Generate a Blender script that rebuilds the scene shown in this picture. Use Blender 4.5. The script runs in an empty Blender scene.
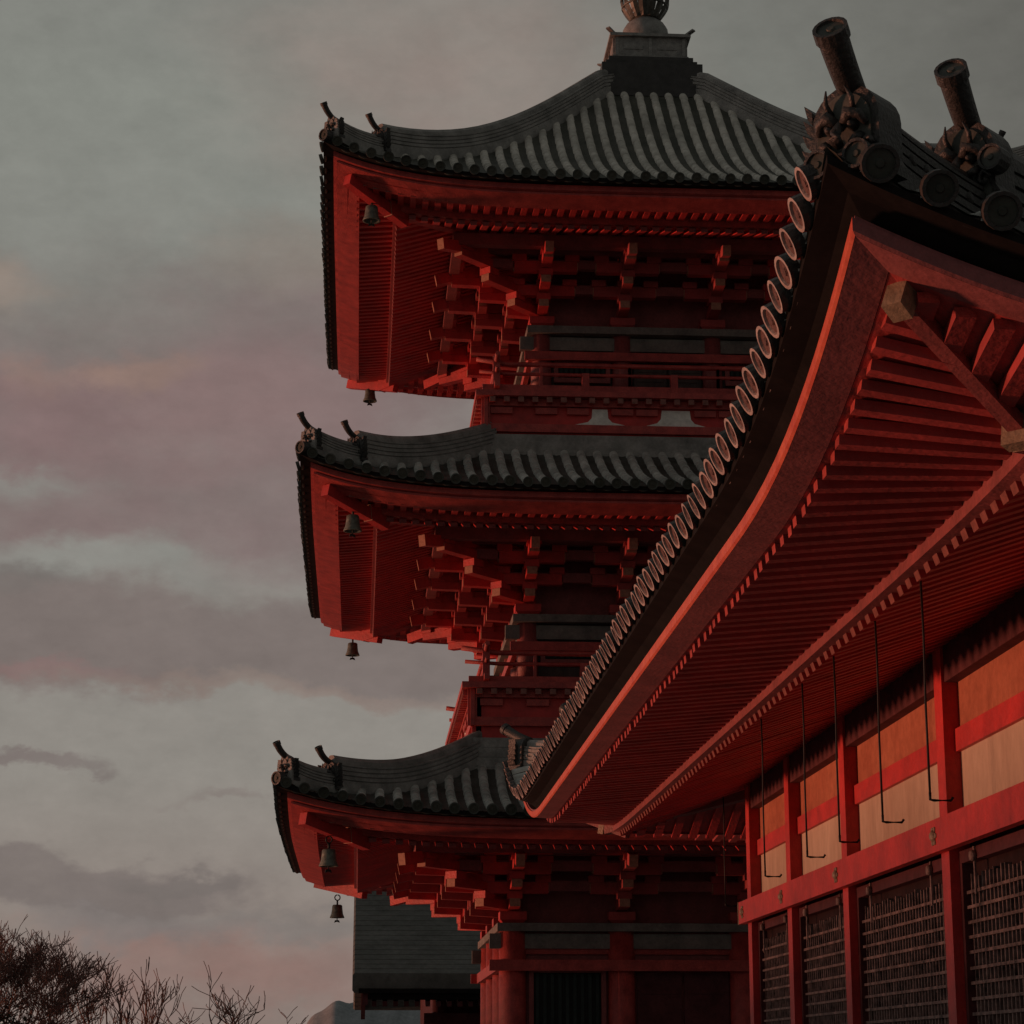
import bpy, math, random
from mathutils import Vector, Matrix
R = math.radians
rnd = random.Random(7)
scene = bpy.context.scene
COL = scene.collection

# ------------------------------------------------------------------ helpers
def V(*a): return Vector(a)

class MB:
    """collects boxes, sweeps and tubes; build() links them as one mesh object"""
    def __init__(s): s.v = []; s.f = []; s.m = []; s.sm = []
    def face(s, idx, m=0, sm=False): s.f.append(idx); s.m.append(m); s.sm.append(sm)
    def hexa(s, p, m=0, end=None, endm=None):
        # p: 8 points, 0-3 = start ring, 4-7 = end ring
        b = len(s.v); s.v += [Vector(q) for q in p]
        s.face((b+3, b+2, b+1, b), m); s.face((b+4, b+5, b+6, b+7), m if endm is None else endm)
        for i in range(4):
            j = (i+1) % 4; s.face((b+i, b+j, b+4+j, b+4+i), m)
    def box(s, c, h, m=0, rot=None):
        c = Vector(c); x, y, z = h
        ax = (V(1, 0, 0), V(0, 1, 0), V(0, 0, 1)) if rot is None else [rot @ q for q in (V(1, 0, 0), V(0, 1, 0), V(0, 0, 1))]
        P = []
        for dx in (-1, 1):
            for dy, dz in ((-1, -1), (1, -1), (1, 1), (-1, 1)):
                P.append(c + ax[0]*dx*x + ax[1]*dy*y + ax[2]*dz*z)
        s.hexa(P, m)
    def box2(s, a, b, m=0):
        s.box([(a[i]+b[i])/2 for i in range(3)], [abs(b[i]-a[i])/2 for i in range(3)], m)
    def beam(s, a, b, w, h, m=0, endm=None, up=V(0, 0, 1), taper=1.0):
        # rectangular bar from a to b (centre line), width w, height h
        a = Vector(a); b = Vector(b); d = (b-a).normalized()
        sd = d.cross(up).normalized(); u = sd.cross(d)
        P = []
        for q, k in ((a, 1.0), (b, taper)):
            for i, j in ((-1, -1), (1, -1), (1, 1), (-1, 1)):
                P.append(q + sd*i*w/2*k + u*j*h/2*k)
        s.hexa(P, m, endm=endm)
    def ring_tube(s, pts, rads, n=8, m=0, cap=True, smooth=True, capm=None):
        b = len(s.v); L = len(pts)
        pts = [Vector(p) for p in pts]
        ref = None
        for i, p in enumerate(pts):
            d = (pts[min(i+1, L-1)] - pts[max(i-1, 0)])
            d = d.normalized() if d.length > 1e-9 else V(0, 0, 1)
            if ref is None: ref = V(0, 0, 1) if abs(d.z) < .9 else V(1, 0, 0)
            x = d.cross(ref).normalized(); y = x.cross(d)
            r = rads[i] if hasattr(rads, '__len__') else rads
            for k in range(n):
                a = 2*math.pi*k/n
                s.v.append(p + x*(r*math.cos(a)) + y*(r*math.sin(a)))
        for i in range(L-1):
            for k in range(n):
                k2 = (k+1) % n
                s.face((b+i*n+k, b+i*n+k2, b+(i+1)*n+k2, b+(i+1)*n+k), m, smooth)
        if cap:
            s.face(tuple(b+k for k in reversed(range(n))), m if capm is None else capm)
            s.face(tuple(b+(L-1)*n+k for k in range(n)), m if capm is None else capm)
    def lathe(s, c, prof, n=16, m=0, smooth=True):
        c = Vector(c); b = len(s.v)
        for r, z in prof:
            for k in range(n):
                a = 2*math.pi*k/n; s.v.append(c + V(r*math.cos(a), r*math.sin(a), z))
        for i in range(len(prof)-1):
            for k in range(n):
                k2 = (k+1) % n; s.face((b+i*n+k, b+i*n+k2, b+(i+1)*n+k2, b+(i+1)*n+k), m, smooth)
        s.face(tuple(b+k for k in reversed(range(n))), m); s.face(tuple(b+(len(prof)-1)*n+k for k in range(n)), m)
    def disc_tile(s, c, axis, r, th, m=0, cm=1, n=14, side=None):
        """round eave-end tile: raised rim round a sunk, darker crest with a small boss"""
        c = Vector(c); d = Vector(axis).normalized()
        ref = V(0, 0, 1) if abs(d.z) < .9 else V(1, 0, 0)
        x = d.cross(ref).normalized(); y = x.cross(d)
        rings = [(r, -th), (r, 0), (r*.80, 0), (r*.76, -.012*r/.07), (r*.28, -.012*r/.07), (r*.2, -.004*r/.07)]
        b = len(s.v)
        for rr, o in rings:
            for k in range(n):
                a = 2*math.pi*k/n; s.v.append(c + d*o + x*rr*math.cos(a) + y*rr*math.sin(a))
        for i in range(len(rings)-1):
            for k in range(n):
                k2 = (k+1) % n; s.face((b+i*n+k, b+(i+1)*n+k, b+(i+1)*n+k2, b+i*n+k2), (m if side is None else side) if i == 0 else m if i < 3 else cm)
        s.face(tuple(b+(len(rings)-1)*n+k for k in range(n)), cm); s.face(tuple(b+k for k in range(n)), m)
    def grid(s, rows, m=0, smooth=False):
        b = len(s.v); nu = len(rows[0])
        for r in rows: s.v += [Vector(p) for p in r]
        for i in range(len(rows)-1):
            for j in range(nu-1):
                s.face((b+i*nu+j, b+i*nu+j+1, b+(i+1)*nu+j+1, b+(i+1)*nu+j), m, smooth)
    def sweep(s, secs, m=0, closed=True, caps=True, smooth=False, mats=None):
        b = len(s.v); k = len(secs[0])
        for r in secs: s.v += [Vector(p) for p in r]
        for i in range(len(secs)-1):
            for j in range(k if closed else k-1):
                j2 = (j+1) % k
                s.face((b+i*k+j, b+i*k+j2, b+(i+1)*k+j2, b+(i+1)*k+j), mats[j] if mats else m, smooth)
        if caps and closed:
            s.face(tuple(b+j for j in reversed(range(k))), m); s.face(tuple(b+(len(secs)-1)*k+j for j in range(k)), m)
    def prism(s, poly, off, m=0, backm=None):
        """extrude the polygon (list of points) by the vector off"""
        b = len(s.v); n = len(poly); off = Vector(off)
        s.v += [Vector(p) for p in poly] + [Vector(p)+off for p in poly]
        s.face(tuple(range(b, b+n)), m); s.face(tuple(range(b+2*n-1, b+n-1, -1)), m)
        for i in range(n):
            j = (i+1) % n; s.face((b+i, b+n+i, b+n+j, b+j), m)
    def build(s, name, mats, parent=None, recalc=True, loc=None):
        if not isinstance(mats, (list, tuple)): mats = [mats]
        org = V(0, 0, 0)
        p = parent
        while p is not None:
            org = org + p.location; p = p.parent
        me = bpy.data.meshes.new(name)
        o0 = org if loc is None else V(0, 0, 0)
        me.from_pydata([tuple(q-o0) for q in s.v], [], s.f)
        for mt in mats: me.materials.append(mt)
        me.polygons.foreach_set('material_index', s.m)
        me.polygons.foreach_set('use_smooth', s.sm)
        me.validate()
        if recalc:
            import bmesh
            bm = bmesh.new(); bm.from_mesh(me); bmesh.ops.recalc_face_normals(bm, faces=bm.faces); bm.to_mesh(me); bm.free()
        me.update()
        o = bpy.data.objects.new(name, me); COL.objects.link(o)
        if parent is not None: o.parent = parent
        if loc is not None: o.location = loc
        return o

def empty(name, loc, label=None, cat=None, group=None):
    o = bpy.data.objects.new(name, None); COL.objects.link(o); o.location = loc
    return tag(o, label, cat, group)
def tag(o, label=None, cat=None, group=None, kind=None):
    for k, v in (('label', label), ('category', cat), ('group', group), ('kind', kind)):
        if v: o[k] = v
    return o
def dup(src, parent, loc, rz=0.0, label=None):
    c = src.copy(); COL.objects.link(c); c.parent = parent; c.location = loc; c.rotation_euler = (0, 0, rz)
    if label: c['label'] = label
    return c
def copy_tree(src, loc, label, rz=0.0):
    r = src.copy(); COL.objects.link(r); r.location = loc; r.rotation_euler = (0, 0, rz); r['label'] = label
    for ch in list(src.children):
        c = ch.copy(); COL.objects.link(c); c.parent = r
    return r

# ------------------------------------------------------------------ materials
def mat(name, col, rough=.6, var=.25, scale=3.0, spec=.3, col2=None, bump=0.0, bscale=40., metal=0.0, stretch=None, grit=.28):
    m = bpy.data.materials.new(name); m.use_nodes = True
    nt = m.node_tree; N = nt.nodes; L = nt.links
    b = N['Principled BSDF']
    b.inputs['Roughness'].default_value = rough; b.inputs['Metallic'].default_value = metal
    b.inputs['Specular IOR Level'].default_value = spec
    tc = N.new('ShaderNodeTexCoord'); mp = N.new('ShaderNodeMapping')
    L.new(tc.outputs['Object'], mp.inputs[0])
    if stretch: mp.inputs['Scale'].default_value = stretch
    nz = N.new('ShaderNodeTexNoise'); nz.inputs['Scale'].default_value = scale; nz.inputs['Detail'].default_value = 7
    nz.inputs['Roughness'].default_value = .65
    L.new(mp.outputs[0], nz.inputs[0])
    rp = N.new('ShaderNodeValToRGB')
    c2 = col2 if col2 else tuple(c*(1-var*1.5) for c in col)
    rp.color_ramp.elements[0].position = .32; rp.color_ramp.elements[0].color = (*c2, 1)
    rp.color_ramp.elements[1].position = .66; rp.color_ramp.elements[1].color = (*[min(1, c*(1+var*.6)) for c in col], 1)
    L.new(nz.outputs[0], rp.inputs[0])
    n3 = N.new('ShaderNodeTexNoise'); n3.inputs['Scale'].default_value = scale*7.3; n3.inputs['Detail'].default_value = 8; n3.inputs['Roughness'].default_value = .7
    L.new(mp.outputs[0], n3.inputs[0])
    r3 = N.new('ShaderNodeMapRange'); r3.inputs[1].default_value = .3; r3.inputs[2].default_value = .7; r3.inputs[3].default_value = 1-grit; r3.inputs[4].default_value = 1+grit*.35
    L.new(n3.outputs[0], r3.inputs[0])
    sc = N.new('ShaderNodeVectorMath'); sc.operation = 'SCALE'; L.new(rp.outputs[0], sc.inputs[0]); L.new(r3.outputs[0], sc.inputs[3])
    L.new(sc.outputs[0], b.inputs['Base Color'])
    if bump:
        n2 = N.new('ShaderNodeTexNoise'); n2.inputs['Scale'].default_value = bscale; n2.inputs['Detail'].default_value = 4
        L.new(mp.outputs[0], n2.inputs[0])
        bp = N.new('ShaderNodeBump'); bp.inputs['Strength'].default_value = bump; bp.inputs['Distance'].default_value = .02
        L.new(n2.outputs[0], bp.inputs['Height']); L.new(bp.outputs[0], b.inputs['Normal'])
    return m

RED = mat('vermilion_paint', (.52, .034, .032), .55, .22, 2.2, .4, col2=(.33, .024, .024), bump=.3, bscale=30, grit=.16)
REDM = mat('shade_dulled_vermilion', (.40, .050, .050), .6, .22, 2.2, .45, col2=(.27, .036, .036), bump=.3, bscale=30, grit=.16)  # duller copy of the vermilion, imitates shade on brackets and hall underside
REDW = mat('vermilion_worn', (.46, .060, .050), .55, .2, 5., .5, col2=(.27, .026, .026), bump=.4, bscale=60, grit=.30)
REDD = mat('old_shaded_vermilion', (.26, .058, .058), .6, .25, 4., .5, col2=(.18, .04, .041), bump=.3)  # old boards; also imitates shade on purlins, upper columns and hall battens
PALE = mat('pale_end_grain', (.42, .21, .15), .7, .2, 20., .2)
ORNG = mat('sunlit_edge_vermilion', (.56, .12, .065), .55, .15, 6., .3, col2=(.46, .07, .045))  # orange of the low sun put into the left eave edge's colour
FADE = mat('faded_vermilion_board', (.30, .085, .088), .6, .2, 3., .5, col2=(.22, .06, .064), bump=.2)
RAFT = mat('weathered_rafter_end', (.27, .115, .10), .7, .25, 15., .2)
RAFT2 = mat('dull_rafter_end', (.22, .075, .065), .7, .25, 15., .2)
FINI = mat('grey_bronze', (.25, .25, .24), .55, .3, 8., .4, col2=(.15, .15, .15), metal=.15, bump=.3)
DAIWA = mat('grey_weathered_beam', (.20, .185, .17), .75, .25, 3., .3, col2=(.11, .11, .105), bump=.3)
OCHRE = mat('weathered_brass_cap', (.30, .22, .15), .55, .25, 30., .4, bump=.3)
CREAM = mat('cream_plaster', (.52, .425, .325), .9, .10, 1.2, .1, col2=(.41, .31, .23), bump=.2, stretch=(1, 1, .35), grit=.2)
BOUNCEP = mat('bounce_tinted_plaster', (.41, .155, .092), .9, .10, 1.5, .1, col2=(.33, .11, .066), bump=.15)  # orange tint imitates penumbra and red bounce on the upper panels
WHITE = mat('white_plaster', (.80, .78, .74), .9, .10, 1.5, .1)
TILE = mat('silver_grey_round_tile', (.54, .525, .48), .5, .25, 1.6, .4, col2=(.30, .295, .265), bump=.2, bscale=25)
PAN = mat('dark_pan_tile', (.062, .062, .052), .65, .4, 2.0, .25, col2=(.03, .034, .026), bump=.4, bscale=12)
TILE2 = mat('mossy_round_tile', (.42, .43, .41), .5, .35, 1.4, .4, col2=(.20, .21, .20), bump=.25, bscale=25)
PAN2 = mat('mossy_pan_tile', (.075, .082, .076), .6, .4, 2.0, .3, col2=(.02, .025, .02), bump=.4, bscale=12)
RIDGE = mat('ridge_tile', (.27, .265, .255), .55, .3, 3.0, .35, col2=(.14, .14, .135), bump=.3)
RIDGEH = mat('dark_ridge_tile', (.042, .041, .041), .5, .35, 6.0, .4, col2=(.02, .02, .02), bump=.4, bscale=60)
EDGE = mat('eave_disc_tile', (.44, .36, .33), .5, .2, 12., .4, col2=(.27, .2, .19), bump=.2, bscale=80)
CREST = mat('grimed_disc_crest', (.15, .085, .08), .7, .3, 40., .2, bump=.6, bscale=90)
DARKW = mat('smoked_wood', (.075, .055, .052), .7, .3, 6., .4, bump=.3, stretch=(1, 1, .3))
LATT = mat('worn_lattice_bar', (.27, .18, .165), .7, .5, 9., .2, col2=(.030, .022, .022), bump=.3)
LATTB = mat('shutter_back_board', (.040, .018, .018), .8, .3, 4., .1)
GREENW = mat('green_lattice_board', (.030, .042, .040), .7, .3, 4., .2, col2=(.018, .026, .026))
BRONZE = mat('verdigris_bronze', (.17, .19, .16), .55, .35, 18., .4, col2=(.07, .08, .07), metal=.35)
BRONZED = mat('dark_bronze', (.10, .10, .088), .5, .35, 10., .45, col2=(.045, .045, .04), metal=.3)
IRON = mat('black_iron', (.022, .019, .018), .55, .2, 20., .3)
BARK = mat('cypress_bark_roof', (.140, .142, .136), .9, .3, 1.2, .1, col2=(.10, .103, .098), bump=.5, bscale=50)
MAROON = mat('dark_maroon_timber', (.11, .034, .038), .75, .3, 3., .15)
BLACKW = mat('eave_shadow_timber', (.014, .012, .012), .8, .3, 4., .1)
STONE = mat('granite', (.30, .29, .27), .85, .2, 5., .15, bump=.3)
GROUND = mat('pale_gravel_ground', (.42, .40, .375), .95, .2, .8, .1, col2=(.32, .30, .28), bump=.5, bscale=20)
HILLM = mat('haze_paled_hillside', (.27, .29, .31), .95, .2, .03, .05, col2=(.22, .24, .26))  # pale bluish tone stands in for distance haze
TWIG = mat('reddish_twig', (.26, .17, .155), .8, .4, 2., .1, col2=(.07, .05, .048))
TRUNK = mat('cherry_bark', (.045, .034, .032), .85, .4, 6., .1, bump=.5)
LEAF = mat('dark_evergreen_leaf', (.035, .045, .028), .6, .4, 3., .2)
WIN = mat('dark_window_board', (.012, .015, .016), .6, .3, 5., .3)

# ------------------------------------------------------------------ eave systems (pagoda roofs and hall roof)
class Eave:
    """rectangular eave: corners counter-clockwise, height of the tile surface at the edge, upturn and slope"""
    def __init__(s, x0, y0, x1, y1, ze, sori, prof):
        s.P = [V(x0, y0, 0), V(x1, y0, 0), V(x1, y1, 0), V(x0, y1, 0)]
        s.ze = ze; s.sori = sori; s.prof = prof
        s.L = [(s.P[(i+1) % 4]-s.P[i]).length for i in range(4)]
        s.t = [(s.P[(i+1) % 4]-s.P[i]).normalized() for i in range(4)]
        s.n = [V(-q.y, q.x, 0) for q in s.t]          # inward
        s.diag = [(s.n[i]+s.n[i-1]) for i in range(4)]   # from corner i inwards, per unit inset
    def pt(s, i, u, d, z): 
        p = s.P[i] + s.t[i]*u + s.n[i]*d
        return V(p.x, p.y, z)
    def cd(s, i, u): return max(0., min(u, s.L[i]-u))
    def S(s, i, u): return s.sori(s.cd(i, u))
    def top(s, i, u, d): return s.ze + s.prof(d) + s.S(i, u)
    def hip(s, i, d, dz=0.0, side=0.0):
        """point on the hip from corner i at inset d"""
        p = s.P[i] + s.diag[i]*d
        dg = s.diag[i].normalized(); sd = V(-dg.y, dg.x, 0)
        p = p + sd*side
        return V(p.x, p.y, s.ze + s.prof(d) + s.sori(d) + dz)
    def samples(s, i, n):
        # denser near the corners
        out = []
        for k in range(n+1):
            a = k/n; a = .5-.5*math.cos(math.pi*a); out.append(a)
        return out

def sweep_side(mb, E, i, sec, n=28, fade=None, m=0, mats=None):
    secs = []
    for a in E.samples(i, n):
        row = []
        for d, dz in sec:
            u = d + a*(E.L[i]-2*d)
            f = 1.0 if fade is None else fade(d)
            row.append(E.pt(i, u, d, E.ze + E.S(i, u)*f + dz))
        secs.append(row)
    mb.sweep(secs, m, mats=mats)

def tile_sides(E, sp, r, dmax, m_row=0, m_pan=1, seg=.3, first=None, disc_r=None, sides=(0, 1, 2, 3), m_edge=0, m_crest=1, pend=.05, tilt=.25, side=None, spacing=None):
    """returns (covering MB, edge MB list): round-tile rows over pan tiles, and the eave-end discs and pendants"""
    cov = MB(); edges = []
    for i in sides:
        L = E.L[i]; nrow = int(L/sp)
        off = (L-(nrow-1)*sp)/2
        rows_u = [off+k*sp for k in range(nrow)]
        if spacing and i == spacing[0]:
            rows_u = spacing[1](L)
        # pans: one strip per gap, gently dished
        us = [0.0]+rows_u+[L]
        for k in range(len(us)-1):
            a, b = us[k], us[k+1]
            dm_a = min(a, L-a, dmax); dm_b = min(b, L-b, dmax)
            n = max(2, int(max(dm_a, dm_b)/.45)+1)
            rows = []
            for q in range(n+1):
                row = []
                for w in (0, .5, 1):
                    u = a+(b-a)*w; dm = min(u, L-u, dmax); d = dm*q/n
                    row.append(E.pt(i, u, d, E.top(i, u, d) - .012 - (.022 if w == .5 else 0)))
                rows.append(row)
            cov.grid(rows, m_pan)
        e = MB()
        for k, u in enumerate(rows_u):
            dm = min(u, L-u, dmax)
            if dm > .08:
                n = max(1, round(dm/seg)); tt = E.t[i]
                for q in range(n):
                    d0 = dm*q/n; d1 = dm*(q+1)/n+.012
                    secs = []
                    for d, rr in ((d0, r*1.02), (d1, r*.88)):
                        z = E.top(i, u, d)
                        c = E.pt(i, u, d, z)
                        secs.append([c + tt*(rr*math.cos(t_)) + V(0, 0, rr*math.sin(t_)*1.05 - .02) for t_ in [math.pi*j/6 for j in range(7)]])
                    b = len(cov.v)
                    for row in secs: cov.v += row
                    for j in range(6): cov.face((b+j, b+j+1, b+8+j, b+7+j), m_row, True)
                    if q > 0 or True: cov.face(tuple(b+j for j in range(7)), m_row)
            z = E.S(i, u)+E.ze
            jx = rnd.uniform(-.005, .005); e.disc_tile(E.pt(i, u+jx, -.05+rnd.uniform(-.008, .006), z-.004+rnd.uniform(-.005, .005)), -E.n[i]+E.t[i]*rnd.uniform(-.07, .07)+V(0, 0, -tilt+rnd.uniform(-.07, .07)), (disc_r or r*1.12)*rnd.uniform(.96, 1.03), .05, m_edge, m_crest, 16, side=side)
            # pendant of the pan tile between this row and the next
            if k < len(rows_u)-1:
                sp_ = rows_u[k+1]-u; q = []
                for w in range(6):
                    uu = u+.03+(sp_-.06)*w/5
                    q.append((uu, E.ze+E.S(i, uu)-.02-.03*math.sin(math.pi*w/5)))
                secs = []
                for uu, z in q:
                    secs.append([E.pt(i, uu, .02, z+.012), E.pt(i, uu, .012, z+.012), E.pt(i, uu, .02, z-pend), E.pt(i, uu, .04, z-pend), E.pt(i, uu, .07, z-.02)])
                e.sweep(secs, m_edge)
        edges.append((i, e))
    return cov, edges

def ridge_section(E, i, d, w, h, lift=0.0):
    pts = [(-w, -.16)]
    for k in range(4):      # courses of flat ridge tiles, each with a shadow gap
        a, b = h*(.16*k), h*(.16*k+.11)
        pts += [(-w*(1-.03*k), a), (-w*(1-.03*k), b), (-w*(.86-.03*k), b+h*.005), (-w*(.86-.03*k), b+h*.045)]
    pts += [(-w*.86, h*.64), (-w*.86, h*.69), (-w*.46, h*.70), (-w*.42, h*.88), (-w*.2, h)]
    pts = pts + [(-a, b) for a, b in reversed(pts)]
    return [E.hip(i, d, b+lift, a) for a, b in pts]

def hip_ridge(mb, E, i, d0, d1, w, h, tip=0.0, m=0, n=14):
    secs = []
    for k in range(n+1):
        f = k/n; d = d0+(d1-d0)*f
        secs.append(ridge_section(E, i, d, w, h, tip*(1-f)**3))
    mb.sweep(secs, m)

def demon_tile(mb, c, face, w, h, th, m=0, face_m=0, fins=True):
    """ridge-end tile: arched plate with shoulders, jagged side fins, raised rim and a crude boss face"""
    f = Vector((face[0], face[1], 0)).normalized(); sd = V(-f.y, f.x, 0); c = Vector(c)
    prof = []
    for k in range(13):
        a = math.pi*k/12
        prof.append((.5*w*math.cos(a), h*.62+.38*h*math.sin(a)))
    prof = [(.5*w*1.12, 0), (.5*w*1.12, h*.12), (.5*w, h*.2)] + prof + [(-.5*w, h*.2), (-.5*w*1.12, h*.12), (-.5*w*1.12, 0)]
    mb.prism([c + sd*a + V(0, 0, b) for a, b in prof], -f*th, m)
    # inner field with rim
    inner = [(a*.8, h*.06+b*.84) for a, b in prof]
    mb.prism([c + f*.012 + sd*a + V(0, 0, b) for a, b in inner], -f*.03, face_m)
    # sculpted face: brows, horns, eyes, snout, fanged mouth, side scrolls
    def Q(a, b, o=0.0): return c + f*(.012+o) + sd*(a*w) + V(0, 0, b*h)
    for g in (-1, 1):
        mb.ring_tube([Q(g*.05, .55, .02), Q(g*.16, .63, .045), Q(g*.30, .60, .03), Q(g*.36, .50, .01)], [.035*w*2, .045*w*2, .035*w*2, .02*w*2], 7, m)
        mb.ring_tube([Q(g*.16, .68, .01), Q(g*.20, .80, .03), Q(g*.14, .92, .05)], [.05*w, .04*w, .01*w], 6, m)
        mb.ring_tube([Q(g*.17, .52, -.005), Q(g*.17, .52, .03), Q(g*.17, .52, .045)], [.075*w, .06*w, .02*w], 9, m)
        mb.ring_tube([Q(g*(.36+.10*math.cos(t)*(1-t/9)), .26+.10*math.sin(t)*(1-t/9), .015) for t in [k*.8 for k in range(9)]], [.035*w]*9, 5, m)
        mb.ring_tube([Q(g*.14, .20, .02), Q(g*.16, .10, .04)], [.035*w, .008*w], 5, m)
        mb.ring_tube([Q(g*.26, .40, .0), Q(g*.24, .34, .035), Q(g*.14, .32, .03)], [.06*w, .065*w, .03*w], 7, m)
    mb.ring_tube([Q(0, .56, .02), Q(0, .42, .06), Q(0, .35, .075), Q(0, .31, .03)], [.05*w, .075*w, .10*w, .06*w], 8, m)
    mb.ring_tube([Q(-.24, .24, .01), Q(-.1, .20, .04), Q(.1, .20, .04), Q(.24, .24, .01)], .03*w, 6, m)
    if fins:
        for s_ in ((-1, 1) if fins is True else (fins,)):
            for k in range(5):
                z0 = h*(.08+.15*k); l = w*(.2-.02*k)
                a0 = sd*(s_*w*.5)
                p0 = c + a0 + V(0, 0, z0); 
                mb.prism([p0, p0+V(0, 0, h*.14), p0+sd*(s_*l)+V(0, 0, h*(.2+.01*k)), p0+sd*(s_*l*.6)+V(0, 0, h*.08)], -f*th*.6, m)

def horn_tile(mb, base, face, el, L, r, m=0, cm=0, hook=.1):
    f = Vector((face[0], face[1], 0)).normalized(); d = f*math.cos(el)+V(0, 0, math.sin(el))
    b = Vector(base)
    # bowed: leaves the ridge low and sweeps upwards
    pts = [b - f*L*.3 - V(0, 0, L*.12)]
    p = b - f*L*.1 - V(0, 0, L*.05); pts.append(p.copy()); n_ = 6
    for k in range(n_):
        e = el-hook + 2*hook*k/(n_-1); p = p + (f*math.cos(e)+V(0, 0, math.sin(e)))*(L*1.1/n_); pts.append(p.copy())
    d = f*math.cos(el+hook)+V(0, 0, math.sin(el+hook)); b = p - d*L
    mb.ring_tube(pts, [r*.84+r*.16*k/(len(pts)-1) for k in range(len(pts))], 14, m)
    mb.disc_tile(b+d*(L+.012), d, r*1.12, .05, m, cm, 16)

# ------------------------------------------------------------------ pagoda
CX, CY = 4.85, 36.6
PAG = empty('three_storey_pagoda', (CX, CY, 0), 'tall vermilion three-storey pagoda with grey tiled roofs and a bronze finial', 'pagoda')
def lerp_prof(tab):
    def f(d):
        if d <= tab[0][0]: return tab[0][1]
        for (a, b), (c, e) in zip(tab, tab[1:]):
            if d <= c:
                t = (d-a)/(c-a); return b+(e-b)*t
        return tab[-1][1]
    return f
def smooth_tab(tab, n=60):
    # Catmull-like resample so roof curves are smooth
    f = lerp_prof(tab); D = tab[-1][0]; xs = [D*k/n for k in range(n+1)]
    ys = [f(x) for x in xs]
    for _ in range(30):
        ys = [ys[0]]+[(ys[k-1]+2*ys[k]+ys[k+1])/4 for k in range(1, n)]+[ys[-1]]
    return lerp_prof(list(zip(xs, ys)))

STOREYS = [
    dict(W=6.00, ze=4.97, rise=.40, p=5.0, hb=2.55, ct=3.66, dmax=2.85, prof=[(0, 0), (.5, .11), (1.13, .26), (1.63, .40), (2.15, .64), (2.64, .93), (3.1, 1.25)]),
    dict(W=5.79, ze=9.66, rise=.44, p=5.5, hb=2.30, ct=8.40, dmax=2.80, prof=[(0, 0), (.41, .16), (1.13, .40), (1.59, .60), (2.05, .83), (2.69, 1.20), (3.1, 1.45)]),
    dict(W=5.56, ze=14.45, rise=.52, p=5.0, hb=2.05, ct=13.20, dmax=4.75, prof=[(0, 0), (.31, .15), (1.06, .52), (1.62, .83), (2.28, 1.24), (2.79, 1.65), (3.32, 2.12), (3.87, 2.68), (4.46, 3.32), (4.71, 3.58)]),
]

def bracket_mesh(corner=False):
    """three-stepped bracket cluster; local: outwards = +X, base at the column top; corner clusters step out along both walls and the diagonal"""
    mb = MB()
    mb.box((0, 0, .11), (.20, .20, .06)); mb.hexa([(-.15, -.15, 0), (.15, -.15, 0), (.15, .15, 0), (-.15, .15, 0), (-.2, -.2, .06), (.2, -.2, .06), (.2, .2, .06), (-.2, .2, .06)])
    def arms(rot, scale, lateral=True):
        def T(x, y, z): return rot @ V(x, y, z)
        for k in range(3):
            z = .19+.25*k; r = .45*(k+1)*scale
            # outward arm with rounded, pale-painted end
            mb.hexa([T(-.1, -.08, z-.01), T(-.1, .08, z-.01), T(-.1, .08, z+.15), T(-.1, -.08, z+.15), T(r+.11, -.08, z+.03), T(r+.11, .08, z+.03), T(r+.11, .08, z+.15), T(r+.11, -.08, z+.15)], 0, endm=1)
            mb.box(T(r, 0, z+.2), (.11, .11, .055), 0, rot)
            mb.hexa([T(-.1, -.05, z+.151), T(-.1, .05, z+.151), T(-.1, .05, z+.249), T(-.1, -.05, z+.249), T(r+.02, -.05, z+.151), T(r+.02, .05, z+.151), T(r+.10, .05, z+.249), T(r+.10, -.05, z+.249)])
            if lateral:
                zz = z+.25
                for rr in ([r] if k < 2 else [r]):
                    mb.box(T(rr, 0, zz+.055), (.07, .50, .085), 0, rot)
                    for yy in (-.42, 0, .42): mb.box(T(rr, yy, zz+.185), (.115, .115, .05), 0, rot)
                    for s_ in (-1, 1): mb.box(T(rr, s_*.508, zz+.055), (.055, .008, .065), 1, rot)
        # tail rafter, sloping down outwards
        a = T(.1, 0, 1.14); b = T(1.72*scale, 0, .80)
        mb.beam(a, b, .13, .17, 0, 1)
    I = Matrix.Identity(3)
    arms(I, 1.0)
    if corner:
        arms(Matrix.Rotation(R(90), 3, 'Z'), 1.0)
        arms(Matrix.Rotation(R(45), 3, 'Z'), 1.40, lateral=False)
    return mb

proto_b = bracket_mesh(False).build('bracket_set', [REDM, PALE], PAG, loc=V(0, 0, 0))
proto_c = bracket_mesh(True).build('corner_bracket_set', [RED, PALE], PAG, loc=V(0, 0, 0))  # brighter red than the plain sets: sunlight put into the colour
first_b = first_c = True

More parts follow.
